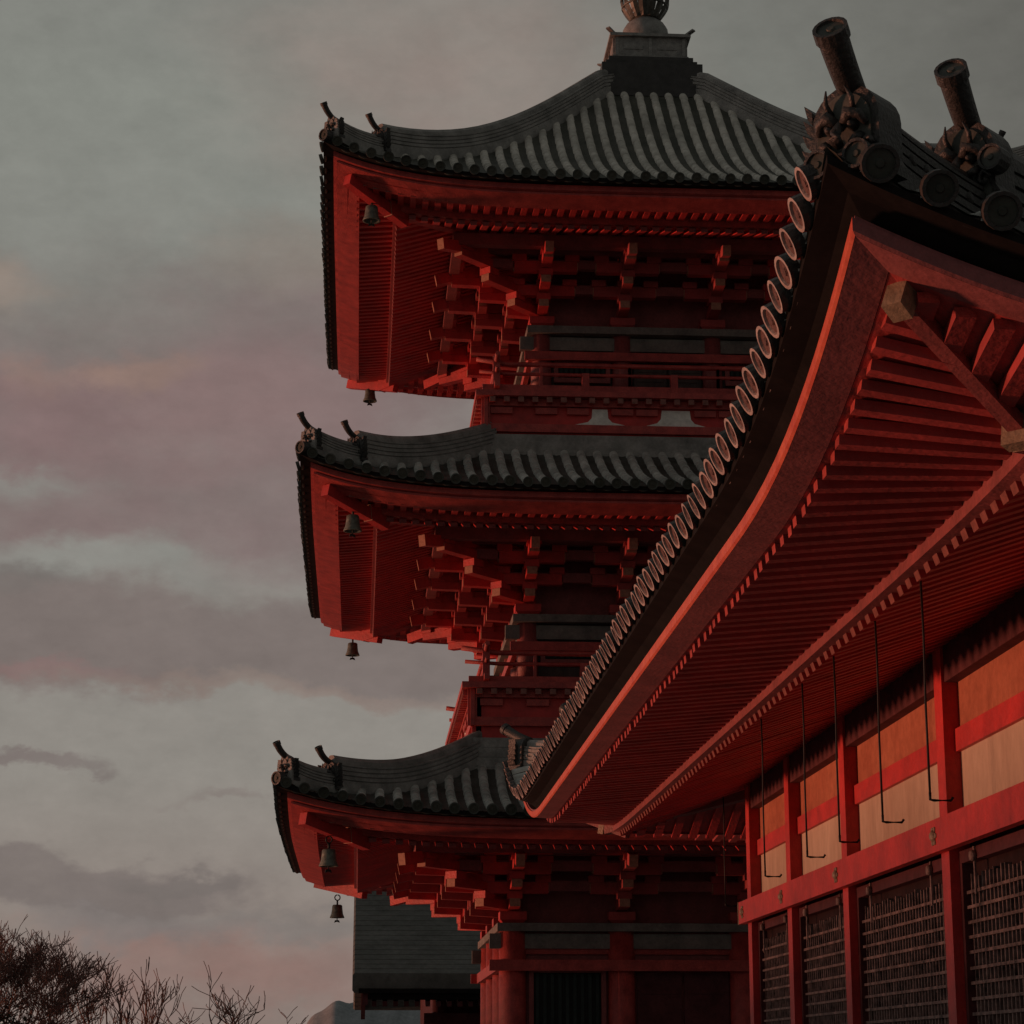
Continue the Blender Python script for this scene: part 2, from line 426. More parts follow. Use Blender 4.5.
for si, st in enumerate(STOREYS):
    W, ze, hb, ct = st['W'], st['ze'], st['hb'], st['ct']
    prof = smooth_tab(st['prof'])
    sori = (lambda W_, r_, p_: (lambda c: r_*max(0., 1-c/W_)**p_))(W, st['rise'], st['p'])
    E = Eave(CX-W, CY-W, CX+W, CY+W, ze, sori, prof)
    top = si == 2
    # --- roof covering (the roof's own mesh) with everything else of the roof below it
    cov, edges = tile_sides(E, .255, .070, st['dmax'])
    roof = cov.build('roof', [TILE if top else TILE2, PAN if top else PAN2], PAG, recalc=True)
    for i, e in edges: e.build('eave_edge_tile', [PAN2, PAN], roof)  # discs coloured dark to imitate less light on their faces
    wall_d = W-hb
    # --- eave boards, soffit
    fade = lambda d: max(0., 1-max(0, d-.2)/(wall_d-.2))**.8
    kd = 1.15
    hb0, hs = -.285, .10           # flying-rafter board underside and slope
    jb0, js = hb0+(kd-.3)*hs-.15, .30
    def under(i, u, d):
        S_ = E.S(i, u)*fade(d)
        if d < kd: return E.ze+S_+hb0+(d-.3)*hs
        return E.ze+S_+jb0+(d-kd)*js
    for i in range(4):
        f = MB(); sweep_side(f, E, i, [(.0, -.03), (.0, -.085), (.30, -.10), (.36, .04)], 36)
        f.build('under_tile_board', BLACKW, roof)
        f = MB(); sweep_side(f, E, i, [(.15, -.10), (.15, -.18), (.36, -.25), (.36, -.06)], 36)
        sweep_side(f, E, i, [(.20, -.205), (.20, -.235), (.54, -.335), (.56, -.27), (.42, -.255)], 36)
        f.build('eave_board', REDW, roof)
        b = MB()
        rows = []
        ds = [.36, .6, .9, kd-.03, kd, kd+.5, kd+1., kd+1.6, wall_d+.02]
        for a in E.samples(i, 30):
            rows.append([E.pt(i, d+a*(E.L[i]-2*d), d, under(i, d+a*(E.L[i]-2*d), d)) for d in ds])
        b.grid(rows); b.build('soffit_board', RED, roof, recalc=False)
        k = MB(); sweep_side(k, E, i, [(kd-.09, hb0+(kd-.3)*hs+.01), (kd-.09, jb0+.005), (kd+.03, jb0+.005), (kd+.03, hb0+(kd-.3)*hs+.01)], 30, fade=fade)
        k.build('eave_batten', REDW, roof)
        # rafters: flying tier and base tier
        r1 = MB(); r2 = MB(); sp = .187; nr = int((E.L[i]-.5)/sp); off = (E.L[i]-(nr-1)*sp)/2
        for q in range(nr):
            u = off+q*sp; c = E.cd(i, u)
            d0, d1 = .50, min(kd-.08, c-.02)
            if d1 > d0+.05:
                hh = .060
                r1.beam(E.pt(i, u, d1, under(i, u, d1)-hh/2), E.pt(i, u, d0, under(i, u, d0)-hh/2+.004), .090, hh, 0, 1)
            d0, d1 = kd-.04, min(wall_d+.0, c-.02)
            if d1 > d0+.1:
                hh = .060
                r2.beam(E.pt(i, u, d1, under(i, u, d1)-hh/2), E.pt(i, u, d0, under(i, u, kd)-hh/2-(kd-d0)*js), .105, hh, 0, 1)
        r1.build('flying_rafter_tier', [RED, RAFT], roof); r2.build('base_rafter_tier', [RED, REDD], roof)
    # --- hip rafters, hip ridges, ridge-end tiles
    for i in range(4):
        h = MB()
        def hu(d): return E.ze + E.sori(d)*fade(d) + (hb0+(d-.3)*hs if d < kd else jb0+(d-kd)*js)
        def hp(d, dz): 
            p = E.P[i]+E.diag[i]*d; return V(p.x, p.y, hu(d)+dz)
        h.beam(hp(kd+.1, -.12), hp(.36, -.09), .14, .17, 0, 0)
        h.beam(hp(wall_d, -.15), hp(kd-.18, -.16), .17, .24, 0, 1)
        h.build('hip_rafter', [RED, PALE], roof)
        # main ridge and lower ridge
        dsec = W-{0: 5.27, 1: 5.0, 2: 4.72}[si]
        g = MB(); hip_ridge(g, E, i, dsec, st['dmax']+.05, .17, .40, tip=.06, n=18)
        hip_ridge(g, E, i, .10, dsec+.2, .15, .26, tip=.12, n=10)
        g.build('hip_ridge', RIDGE, roof)
        out = -E.diag[i].normalized()
        for d, w_, h_ in ((dsec-.03, .34, .40), (.14, .28, .33)):
            t = MB(); c = E.hip(i, d, -.05 + (.06 if d < .2 else .02))
            demon_tile(t, c+out*.02, out, w_, h_, .12, 0, 0)
            horn_tile(t, c+V(0, 0, h_*.98)-out*.03, out, R(36), .32, .048, 0, 1, hook=.4)
            if d < .2:
                p = E.hip(i, .02, .02); t.disc_tile(p+out*.04, out, .095, .12, 0, 1)
            t.build('ridge_end_tile', [RIDGEH, PAN], roof)
    # --- purlin ring carried on the brackets
    pr = MB(); pd = wall_d-1.42
    for i in range(4):
        sweep_side(pr, E, i, [(pd-.08, jb0+(pd-kd)*js-.11), (pd-.08, jb0+(pd-kd)*js-.30), (pd+.08, jb0+(pd-kd)*js-.30), (pd+.08, jb0+(pd-kd)*js-.11)], 4, fade=lambda d: 0)
        pd2 = wall_d-.94
        sweep_side(pr, E, i, [(pd2-.07, ct-ze+1.12), (pd2-.07, ct-ze+.93), (pd2+.07, ct-ze+.93), (pd2+.07, ct-ze+1.12)], 4, fade=lambda d: 0)
    for r_, z_ in ((.45, .50), (.90, .76)):
        for i in range(4):
            dd = wall_d-r_
            sweep_side(pr, E, i, [(dd-.055, ct-ze+z_+.10), (dd-.055, ct-ze+z_-.05), (dd+.055, ct-ze+z_-.05), (dd+.055, ct-ze+z_+.10)], 4, fade=lambda d: 0)
    pr.build('eave_purlin', REDD, PAG)
    # --- body: columns, beams, walls
    z0 = {0: .9, 1: 7.1, 2: 11.75}[si]
    cr = .21 if si == 0 else .17
    bay = hb*.36
    posn = [-hb, -bay, bay, hb]
    cm = MB(); cm.ring_tube([(0, 0, z0), (0, 0, ct-.02)], [cr, cr*.97], 18, 0)
    cproto = None
    for i, a in enumerate(posn):
        for b in posn:
            if abs(a) < hb-.01 and abs(b) < hb-.01: continue
            if cproto is None: cproto = cm.build('column', REDW if si == 0 else REDD, PAG, loc=V(a, b, 0))
            else: dup(cproto, PAG, (a, b, 0))
    w = MB()
    for sx, sy in ((0, -1), (1, 0), (0, 1), (-1, 0)):
        n_ = V(sx, sy, 0); t_ = V(-sy, sx, 0)
        for a in (-1, 0, 1):
            x0_, x1_ = posn[a+1]+cr*.8, posn[a+2]-cr*.8
            c_ = V(CX, CY, 0)+n_*(hb-.03)+t_*((x0_+x1_)/2)
            w.box(c_+V(0, 0, (z0+ct)/2), ((x1_-x0_)/2 if sx == 0 else .03, .03 if sx == 0 else (x1_-x0_)/2, (ct-z0)/2), 0)
        # boarding above the column heads, up to the rafters
        c_ = V(CX, CY, 0)+n_*(hb-.06)
        w.box(c_+V(0, 0, ct+.75), (hb-.05 if sx == 0 else .04, .04 if sx == 0 else hb-.05, .73), 1)
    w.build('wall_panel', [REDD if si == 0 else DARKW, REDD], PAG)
    bm_ = MB(); gm_ = MB()
    def ringbeam(zc, hh, out, ext=0.0, th=.1, bm_=bm_):
        for sx, sy in ((0, -1), (1, 0), (0, 1), (-1, 0)):
            n_ = V(sx, sy, 0)
            c_ = V(CX, CY, zc)+n_*(hb+out-th/2)
            half = hb+out+ext if sx == 0 else hb+out-th-.003
            bm_.box(c_, (half if sx == 0 else th/2, th/2 if sx == 0 else half, hh/2))
    ringbeam(ct-.06, .12, .24, .0, .36, gm_); ringbeam(ct-.26, .22, .10, .25, .12, gm_); gm_.build('head_beam', DAIWA, PAG)
    if si == 0:
        ringbeam(ct-.62, .16, .26, .1, .10); ringbeam(1.25, .24, .26, .05, .10); ringbeam(ct-.40, .1, .05, 0, .1)
    else:
        ringbeam(ct-.50, .14, .22, .06, .08); ringbeam(z0+.25, .14, .22, .06, .08)
    bm_.build('tie_beam', REDW, PAG)
    for sx, sy in ((0, -1), (1, 0), (0, 1), (-1, 0)):
        n_ = V(sx, sy, 0); t_ = V(-sy, sx, 0); ax = 0 if sx == 0 else 1
        def slab(mb, u0, u1, za, zb, out, th, m=0):
            c_ = V(CX, CY, (za+zb)/2)+n_*(hb+out)+t_*((u0+u1)/2)
            mb.box(c_, ((u1-u0)/2 if ax == 0 else th/2, th/2 if ax == 0 else (u1-u0)/2, (zb-za)/2), m)
        # middle bay: two door leaves; outer bays: barred windows
        d_ = MB(); zt = ct-.72 if si == 0 else ct-.6; zb = z0+.37
        for s_ in (-1, 1):
            slab(d_, *(sorted((s_*.02, s_*(bay-cr-.02)))), zb, zt, .03, .06, 0)
            for q in range(3):
                zz = zb+(zt-zb)*(q+.5)/3
                slab(d_, *(sorted((s_*.08, s_*(bay-cr-.08)))), zz-.03, zz+.03, .065, .02, 0)
        d_.build('door', [MAROON if si == 0 else DARKW], PAG)
        for s_ in (-1, 1):
            wd = MB(); a0, a1 = sorted((s_*(bay+cr+.1), s_*(hb-cr-.1)))
            slab(wd, a0, a1, zb+.25, zt, .02, .04, 0)
            nb = 9
            for q in range(nb):
                uu = a0+(a1-a0)*(q+.5)/nb; slab(wd, uu-.025, uu+.025, zb+.27, zt-.02, .055, .04, 1)
            for (a_, b_, c_, e_) in ((a0-.07, a1+.07, zb+.17, zb+.25), (a0-.07, a1+.07, zt, zt+.07)): slab(wd, a_, b_, c_, e_, .05, .08, 2)
            for (a_, b_) in ((a0-.07, a0), (a1, a1+.07)): slab(wd, a_, b_, zb+.25, zt, .05, .08, 2)
            wd.build('barred_window', [WIN, GREENW, REDD], PAG)
    # brackets on every column head
    for k, (sx, sy) in enumerate(((1, 0), (0, 1), (-1, 0), (0, -1))):
        n_ = V(sx, sy, 0); t_ = V(-sy, sx, 0)
        for a in (-bay, bay):
            p = n_*hb+t_*a; p.z = ct
            if first_b: proto_b.location = p; proto_b.rotation_euler = (0, 0, math.atan2(sy, sx)); first_b = False
            else: dup(proto_b, PAG, p, math.atan2(sy, sx))
        p = n_*hb-t_*hb; p.z = ct      # corner between this wall and the previous one
        rz = math.atan2(sy, sx)-R(90)
        if first_c: proto_c.location = p; proto_c.rotation_euler = (0, 0, rz); first_c = False
        else: dup(proto_c, PAG, p, rz)

# --- balconies of the upper storeys
def balcony(z0, z1, half, dhalf, phalf, zr, ext):
    bb = MB()
    for sx, sy in ((0, -1), (1, 0), (0, 1), (-1, 0)):
        n_ = V(sx, sy, 0); t_ = V(-sy, sx, 0)
        rot = Matrix(((t_.x, n_.x, 0), (t_.y, n_.y, 0), (0, 0, 1)))
        C0 = V(CX, CY, 0)
        hgt = z1-z0
        e = 0.0 if sx == 0 else -.2
        def sl(u0, u1, za, zb, out, th, m):
            bb.box(C0+n_*(half+out-th/2)+t_*((u0+u1)/2)+V(0, 0, (za+zb)/2), ((u1-u0)/2, th/2, (zb-za)/2), m, rot)
        sl(-half-e*.0+(.0 if sx == 0 else .06), half-(.0 if sx == 0 else .06), z0-.3, z1, -.06, .08, 0)
        sl(-half-.02+(.0 if sx == 0 else .105), half+.02-(.0 if sx == 0 else .105), z0, z0+hgt*.24, .02, .075, 1)
        sl(-half-.02+(.0 if sx == 0 else .105), half+.02-(.0 if sx == 0 else .105), z1-hgt*.22, z1, .02, .075, 1)
        # flared struts between white plaster fields
        nb = 5; pitch = 2*half/nb
        zb_, zt_ = z0+hgt*.24, z1-hgt*.22
        for q in range(nb):
            u = -half+pitch*(q+.5)
            def P(a, z, o=0.0): return C0+n_*(half-.045+o)+t_*a+V(0, 0, z)
            hh = zt_-zb_
            wt, wb = (.24, .50) if q == nb//2 else (.13, .42)
            poly = [P(u-wb, zb_), P(u+wb, zb_), P(u+wb*.98, zb_+.05*hh), P(u+wt+.06, zb_+.22*hh), P(u+wt, zb_+.45*hh), P(u+wt*.92, zt_-.06*hh), P(u-wt*.92, zt_-.06*hh), P(u-wt, zb_+.45*hh), P(u-wt-.06, zb_+.22*hh), P(u-wb*.98, zb_+.05*hh)]
            if q >= 1: bb.prism(poly, -n_*.03, 2)
            for s_ in (-1, 1):
                bb.box(P(u+s_*(wt+.22), zt_-.07, .015), (.17, .03, .05), 1, rot)
        for s_ in (-1, 1): sl(s_*half-.07, s_*half+.07, z0, z1, .028, .06, 1)
    bb.build('balcony_base', [RED, REDW, WHITE], PAG)
    dk = MB()
    for sx, sy in ((0, -1), (1, 0), (0, 1), (-1, 0)):
        n_ = V(sx, sy, 0); w_ = dhalf-1.0
        c_ = V(CX, CY, z1+.05)+n_*(dhalf-.5)
        half_ = dhalf if sx == 0 else dhalf-1.0
        dk.box(c_, (half_ if sx == 0 else .5, .5 if sx == 0 else half_, .045))
        # row of joist ends under the deck edge
        t_ = V(-sy, sx, 0); nj = int(2*half/.22)
        for q in range(nj):
            u = -half+.1+(2*half-.2)*q/(nj-1)
            p0 = V(CX, CY, z1-.045)+n_*(half+.0)+t_*u; p1 = V(CX, CY, z1-.045)+n_*(dhalf-.02)+t_*u
            dk.beam(p0, p1, .09, .085, 0, 1)
    dk.build('balcony_deck', [REDW, RAFT], PAG)
    rl = MB()
    zt, zm, zl = zr
    for sx, sy in ((0, -1), (1, 0), (0, 1), (-1, 0)):
        n_ = V(sx, sy, 0); t_ = V(-sy, sx, 0); C0 = V(CX, CY, 0)+n_*phalf
        dz = 0 if sx == 0 else .0
        for z, r_, ex, up in ((zt, .040, ext, .07), (zm, .030, ext*.85, .03), (zl, .045, ext*.7, .02)):
            pts = []
            for k in range(13):
                u = -phalf-ex+(2*phalf+2*ex)*k/12
                o = max(0, abs(u)-phalf+.15)/(ex+.15)
                pts.append(C0+t_*u+V(0, 0, z+up*o*o+(.0 if sx == 0 else .012)))
            if z == zl:
                rl.beam(pts[0], pts[-1], .08, .09)
            else: rl.ring_tube(pts, r_, 8)
        for q in range(-2, 3):
            u = q*phalf/2
            if abs(q) == 2 and sx != 0: continue
            hh = zt+.10 if abs(q) == 2 else zm+.02
            rl.box(C0+t_*u+V(0, 0, (z1+.09+hh)/2), (.055, .055, (hh-z1-.09)/2))
            if abs(q) == 2: rl.lathe(C0+t_*u+V(0, 0, hh), [(.055, 0), (.06, .03), (.03, .06), (.01, .09)], 10)
            else:
                for k2 in (-1, 1): rl.box(C0+t_*(u+k2*phalf/4)+V(0, 0, (zl+zt)/2), (.022, .022, (zt-zl)/2-.02))
    rl.build('balcony_railing', REDW, PAG)
balcony(6.55, 7.10, 3.20, 3.36, 2.98, (7.70, 7.53, 7.27), .38)
balcony(11.20, 11.74, 3.00, 3.16, 2.82, (12.36, 12.20, 11.95), .32)
# flashing courses of ridge tiles where the roofs meet the balcony bases
for nm, half, za, zb in (('base_flashing', 3.26, 5.75, 6.36), ('base_flashing', 3.06, 10.7, 11.14)):
    fl = MB()
    for k in range(4):
        h_ = half+.14-.035*k; z = za+(zb-za)*k/4
        fl.box((CX, CY, z+(zb-za)/8), (h_, h_, (zb-za)/8-.004))
    fl.build('base_flashing', RIDGE, PAG)
# stone platform, core
sb = MB(); sb.box2((CX-4.1, CY-4.1, -.4), (CX+4.1, CY+4.1, .75)); sb.box2((CX-4.2, CY-4.2, .75), (CX+4.2, CY+4.2, .9))
for q in range(5): sb.box2((CX-1.2, CY-4.2-.3*(5-q), -.4), (CX+1.2, CY-4.2-.3*(4-q), .15*(q+1)))
sb.build('stone_platform', STONE, PAG)
co = MB(); co.box2((CX-2.3, CY-2.3, .92), (CX+2.3, CY+2.3, 5.4)); co.box2((CX-2.1, CY-2.1, 6.), (CX+2.1, CY+2.1, 10.)); co.box2((CX-1.85, CY-1.85, 10.8), (CX+1.85, CY+1.85, 14.9))
co.build('inner_core', DARKW, PAG)
# finial
fi = empty('finial', (0, 0, 0)); fi.parent = PAG
q = MB()
for h_, za, zb in ((.98, 17.85, 18.08), (.92, 18.08, 18.22), (.88, 18.22, 18.52), (.80, 18.52, 18.60)): q.box2((CX-h_, CY-h_, za), (CX+h_, CY+h_, zb-.003))
q.box2((CX-.74, CY-.74, 18.597), (CX+.74, CY+.74, 18.70))
q.build('finial_plinth', RIDGEH, fi)
q = MB(); q.box2((CX-.64, CY-.64, 18.700), (CX+.64, CY+.64, 19.110)); q.box2((CX-.67, CY-.67, 18.697), (CX+.67, CY+.67, 18.750))
for sx, sy in ((0, -1), (1, 0), (0, 1), (-1, 0)):
    n_ = V(sx, sy, 0); t_ = V(-sy, sx, 0); rot = Matrix(((t_.x, n_.x, 0), (t_.y, n_.y, 0), (0, 0, 1)))
    for a in (-.6, 0, .6): q.box(V(CX, CY, 18.930)+n_*.645+t_*a*.98, (.03, .012, .17), 0, rot)
    for a in (-.3, .3): q.lathe(V(0, 0, 0), [(.001, 0), (.001, .001)], 4) if False else q.box(V(CX, CY, 18.930)+n_*.642+t_*a, (.17, .010, .05), 0, rot)
# flaring lip
q.box2((CX-.71, CY-.71, 19.110), (CX+.71, CY+.71, 19.165))
for a, b in ((-1, -1), (1, -1), (1, 1), (-1, 1)): q.beam((CX+a*.62, CY+b*.62, 19.160), (CX+a*.76, CY+b*.76, 19.220), .08, .03)
q.build('dew_basin', FINI, fi)
q = MB(); q.lathe((CX, CY, 19.16), [(.42, 0), (.42, .25), (.40, .38), (.34, .48), (.25, .55), (.18, .57)], 24); q.build('inverted_bowl', FINI, fi)
q = MB()
q.lathe((CX, CY, 19.70), [(.16, 0), (.22, .03), (.30, .10), (.17, .12), (.12, .5)], 20)
for k in range(14):
    a = 2*math.pi*k/14; dr = V(math.cos(a), math.sin(a), 0); td = V(-dr.y, dr.x, 0)
    c0 = V(CX, CY, 19.74)
    rows = []
    for t in range(7):
        f = t/6; r = .24+.17*math.sin(min(1, f*1.15)*math.pi/2); z = .40*f; w_ = .085*math.sin(math.pi*(.18+.72*f))*(.9 if f < 1 else .3)
        rows.append([c0+dr*r+td*(-w_)+V(0, 0, z), c0+dr*(r+.03)+V(0, 0, z), c0+dr*r+td*w_+V(0, 0, z), c0+dr*(r-.03)+V(0, 0, z)])
    q.sweep(rows, 0)
for z, r in ((19.98, .40), (20.13, .42)):
    q.ring_tube([V(CX+r*math.cos(2*math.pi*k/28), CY+r*math.sin(2*math.pi*k/28), z) for k in range(29)], .022, 6, 0, cap=False)
q.build('lotus_cup', [BRONZED], fi)
q = MB(); q.ring_tube([(CX, CY, 20.), (CX, CY, 26.6)], [.10, .05], 12); q.build('finial_mast', BRONZED, fi)
for k in range(9):
    q = MB(); r = .52-.03*k; z = 20.65+.52*k
    q.ring_tube([V(CX+r*math.cos(2*math.pi*j/24), CY+r*math.sin(2*math.pi*j/24), z) for j in range(25)], .045, 6, 0, cap=False)
    for j in range(8): a = 2*math.pi*j/8; q.beam((CX, CY, z), (CX+r*math.cos(a), CY+r*math.sin(a), z), .03, .03)
    q.build('finial_ring', BRONZED, fi)
q = MB(); q.lathe((CX, CY, 26.5), [(.05, 0), (.16, .1), (.2, .22), (.14, .36), (.02, .5)], 16); q.build('finial_jewel', BRONZED, fi)

# ------------------------------------------------------------------ wind bells at the pagoda corners
def make_bell(h):
    root = empty('wind_bell', (0, 0, 0))
    b = MB(); b.lathe((0, 0, 0), [(.03*h, .02*h), (.28*h, .0), (.34*h, -.06*h), (.36*h, -.3*h), (.40*h, -.6*h), (.50*h, -.84*h), (.50*h, -.88*h), (.42*h, -.88*h), (.36*h, -.6*h)], 14)
    b.build('bell_body', BRONZE, root)
    b = MB(); b.ring_tube([(0, 0, 0), (0, 0, .30*h)], .018, 6); b.ring_tube([V(.05*math.cos(a), 0, .30*h+.05+.05*math.sin(a)) for a in [2*math.pi*k/10 for k in range(11)]], .012, 5, cap=False)
    b.build('hanger', IRON, root)
    b = MB(); b.ring_tube([(0, 0, -.5*h), (0, 0, -1.05*h)], .010, 5); b.prism([V(-.14*h, 0, -1.03*h), V(.14*h, 0, -1.03*h), V(.2*h, 0, -1.2*h), V(0, 0, -1.14*h), V(-.2*h, 0, -1.2*h)], (0, .012, 0))
    b.build('clapper', IRON, root)
    return root
bell0 = make_bell(.27)
BL = [((-4.83, -4.83, 14.17), 'wind bell under the near left corner of the top pagoda roof, against red rafters', .0),
      ((-4.80, 4.80, 14.22), 'wind bell hanging clear against the sky below the top pagoda roof, far left corner', .3),
      ((-5.03, -5.03, 9.32), 'wind bell under the near left corner of the middle pagoda roof, against red rafters', .6),
      ((-5.05, 5.05, 9.31), 'wind bell hanging clear against the sky below the middle pagoda roof, far left corner', .2),
      ((-5.28, -5.28, 4.50), 'largest-looking grey wind bell under the near left corner of the lowest pagoda roof', .5),
      ((-5.25, 5.25, 4.46), 'wind bell hanging clear against the sky below the lowest pagoda roof, far left corner', .1)]
for k, (p, lab, rz) in enumerate(BL):
    loc = (CX+p[0], CY+p[1], p[2])
    if k == 0: o = bell0; o.location = loc; tag(o, lab, 'wind bell', 'wind bells at the pagoda eave corners')
    else: o = copy_tree(bell0, loc, lab, rz)

# ------------------------------------------------------------------ temple hall on the right
HX0, HY0, HX1, HY1 = 1.67, 7.60, 14.7, 25.2
HALL = empty('temple_hall', (HX0+2.3, 16.3, 0), 'vermilion temple hall with sweeping tiled eave, cream wall panels and lattice shutters', 'temple hall')
hprof = lambda d: .27*d+.052*d*d
hsori = lambda c: .60*max(0., 1-c/2.95)**2.5
HE = Eave(HX0, HY0, HX1, HY1, 4.30, hsori, hprof)
def close_rows(L):
    # the courses close up towards the near corner, where the eave sweeps up
    out, u = [], .10
    while u < L-.08:
        out.append(u); c = L-u; t = min(1, max(0, (c-.6)/3.2)); u += .152+.066*t*t*(3-2*t)
    return out
cov, edges = tile_sides(HE, .222, .062, 6.4, disc_r=.071, pend=.03, tilt=.48, side=2, spacing=(3, close_rows))
hroof = cov.build('roof', [TILE2, PAN2], HALL)
for i, e in edges: e.build('eave_edge_tile', [EDGE if i == 3 else RIDGEH, CREST if i == 3 else PAN2, RIDGEH], hroof)  # bright pinkish rims and dark flanks imitate sun and shade on the left discs
hw = 2.30; hk = 1.09
hfade = lambda d: max(0., 1-max(0, d-.3)/.85)**.8
h0, hsl = -.255, .09
j0, jsl = h0+(hk-.3)*hsl-.105, .33
HWS = (2.58, 2.25, 2.78, 2.28)
def hunder(i, u, d):
    S_ = HE.S(i, u)*hfade(d)
    if d < hk: return HE.ze+S_+h0+(d-.3)*hsl
    return HE.ze+S_+j0+(d-hk)*jsl
for i in range(4):
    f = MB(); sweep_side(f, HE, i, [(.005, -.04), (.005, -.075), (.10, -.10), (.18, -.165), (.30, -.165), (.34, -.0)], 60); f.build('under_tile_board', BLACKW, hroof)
    f = MB(); sweep_side(f, HE, i, [(.128, -.168), (.128, -.25), (.285, -.258), (.285, -.168)], 60); fo = f.build('eave_board', FADE, hroof)
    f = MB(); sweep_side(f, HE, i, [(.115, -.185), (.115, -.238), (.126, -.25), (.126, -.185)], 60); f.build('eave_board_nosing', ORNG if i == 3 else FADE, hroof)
    b = MB(); rows = []
    for a in HE.samples(i, 50):
        rows.append([HE.pt(i, d+a*(HE.L[i]-2*d), d, hunder(i, d+a*(HE.L[i]-2*d), d)) for d in (.288, .6, .9, hk-.03, hk, hk+.4, hk+.8, HWS[i]+.02)])
    b.grid(rows); b.build('soffit_board', REDM, hroof, recalc=False)
    hwi = HWS[i]; kz = h0+(hk-.3)*hsl
    k = MB(); sweep_side(k, HE, i, [(hk-.05, kz+.01), (hk-.05, j0-.002), (hk+.05, j0-.002), (hk+.05, kz+.01)], 50, fade=hfade); k.build('eave_batten', REDD, hroof)
    r1 = MB(); r2 = MB()
    us_, u = [], .30
    while u < HE.L[i]-.30:
        us_.append(u); c = HE.L[i]-u if i == 3 else u if i == 0 else 9; t = min(1, max(0, (c-.6)/3.2)); u += .142+.048*t*t*(3-2*t)
    for u in us_:
        u += rnd.uniform(-.006, .006); c = HE.cd(i, u)
        d0, d1 = .31+rnd.uniform(-.008, .008), min(hk-.05, c-.02); hh = .046+rnd.uniform(-.003, .003)
        if d1 > d0+.05: r1.beam(HE.pt(i, u, d1, hunder(i, u, d1)-hh/2), HE.pt(i, u, d0, hunder(i, u, d0)-hh/2), .082, hh, 0, 1)
        d0, d1 = hk+.01, min(hwi+.05, c-.02); hh = .052+rnd.uniform(-.003, .003)
        if d1 > d0+.1: r2.beam(HE.pt(i, u, d1, hunder(i, u, d1)-hh/2), HE.pt(i, u, d0, hunder(i, u, d0)-hh/2), .085, hh, 0, 1)
    r1.build('flying_rafter_tier', [REDM, REDW], hroof); r2.build('base_rafter_tier', [RED, RAFT2], hroof)
    # hip rafters with metal-capped ends
    h = MB()
    def hu(d): return HE.ze + HE.sori(d)*hfade(d) + (h0+(d-.3)*hsl if d < hk else j0+(d-hk)*jsl)
    def hp(d, dz):
        p = HE.P[i]+HE.diag[i]*d; return V(p.x, p.y, hu(d)+dz)
    h.beam(hp(hk+.1, -.055), hp(.36, -.05), .07, .06, 0, 1); h.beam(hp(.37, -.06), hp(.31, -.06), .085, .125, 1, 1)
    h.beam(hp(hw, -.09), hp(hk-.1, -.08), .12, .13, 0, 1); h.beam(hp(hk-.1, -.08), hp(hk-.15, -.08), .127, .137, 1, 1)
    h.build('hip_rafter', [REDD, OCHRE], hroof)
    g = MB(); hip_ridge(g, HE, i, .78, 6.4, .13, .42, tip=.05, n=22); hip_ridge(g, HE, i, .12, .95, .11, .27, tip=.03, n=12)
    # ornament course: little round tiles along the ridge flanks
    for sd in (-1, 1):
        for q in range(7):
            d = .24+.075*q
            dg = HE.diag[i].normalized(); sv = V(-dg.y, dg.x, 0)*sd
            p_ = HE.hip(i, d, .10)+sv*.08; g.ring_tube([p_, p_+sv*.026, p_+sv*.034], [.026, .026, .014], 8)
    g.build('hip_ridge', [RIDGEH if i == 0 else RIDGE, PAN], hroof)  # far ridges get a lighter tile colour to imitate skylight
    out = -HE.diag[i].normalized()
    turn = V(.26, -.10, 0) if i == 0 else V(0, 0, 0)
    for d, w_, h_ in ((.74, .28, .38), (.12, .29, .37)):
        t = MB(); c = HE.hip(i, d, -.07 if d < .2 else .12)
        demon_tile(t, c+out*.03, out, w_, h_, .16, 0, 1, fins=-1 if i == 0 else True)
        horn_tile(t, c+V(0, 0, h_*.97)-out*.04, out+turn, R(27), .32, .060, 0, 1)
        if d < .2:
            sv = V(-out.y, out.x, 0)
            for s_ in (-1, 1): t.disc_tile(HE.hip(i, .10, -.02)+out*.08+sv*(s_*.085), out, .058, .10, 0, 1)
        else:
            sv = V(-out.y, out.x, 0); t.disc_tile(c+out*.09+sv*.15+V(0, 0, .17), out, .055, .08, 0, 1)
        t.build('ridge_end_tile', [RIDGEH, PAN2], hroof)
# main ridge
g = MB(); dx = (HX1-HX0)/2; zt = HE.ze+hprof(6.4)
g.box2((HX0+dx-.22, HY0+6.2, zt-.3), (HX0+dx+.22, HY1-6.2, zt+.75)); g.ring_tube([(HX0+dx, HY0+6.1, zt+.78), (HX0+dx, HY1-6.1, zt+.78)], .13, 10)
g.build('main_ridge', RIDGEH, hroof)

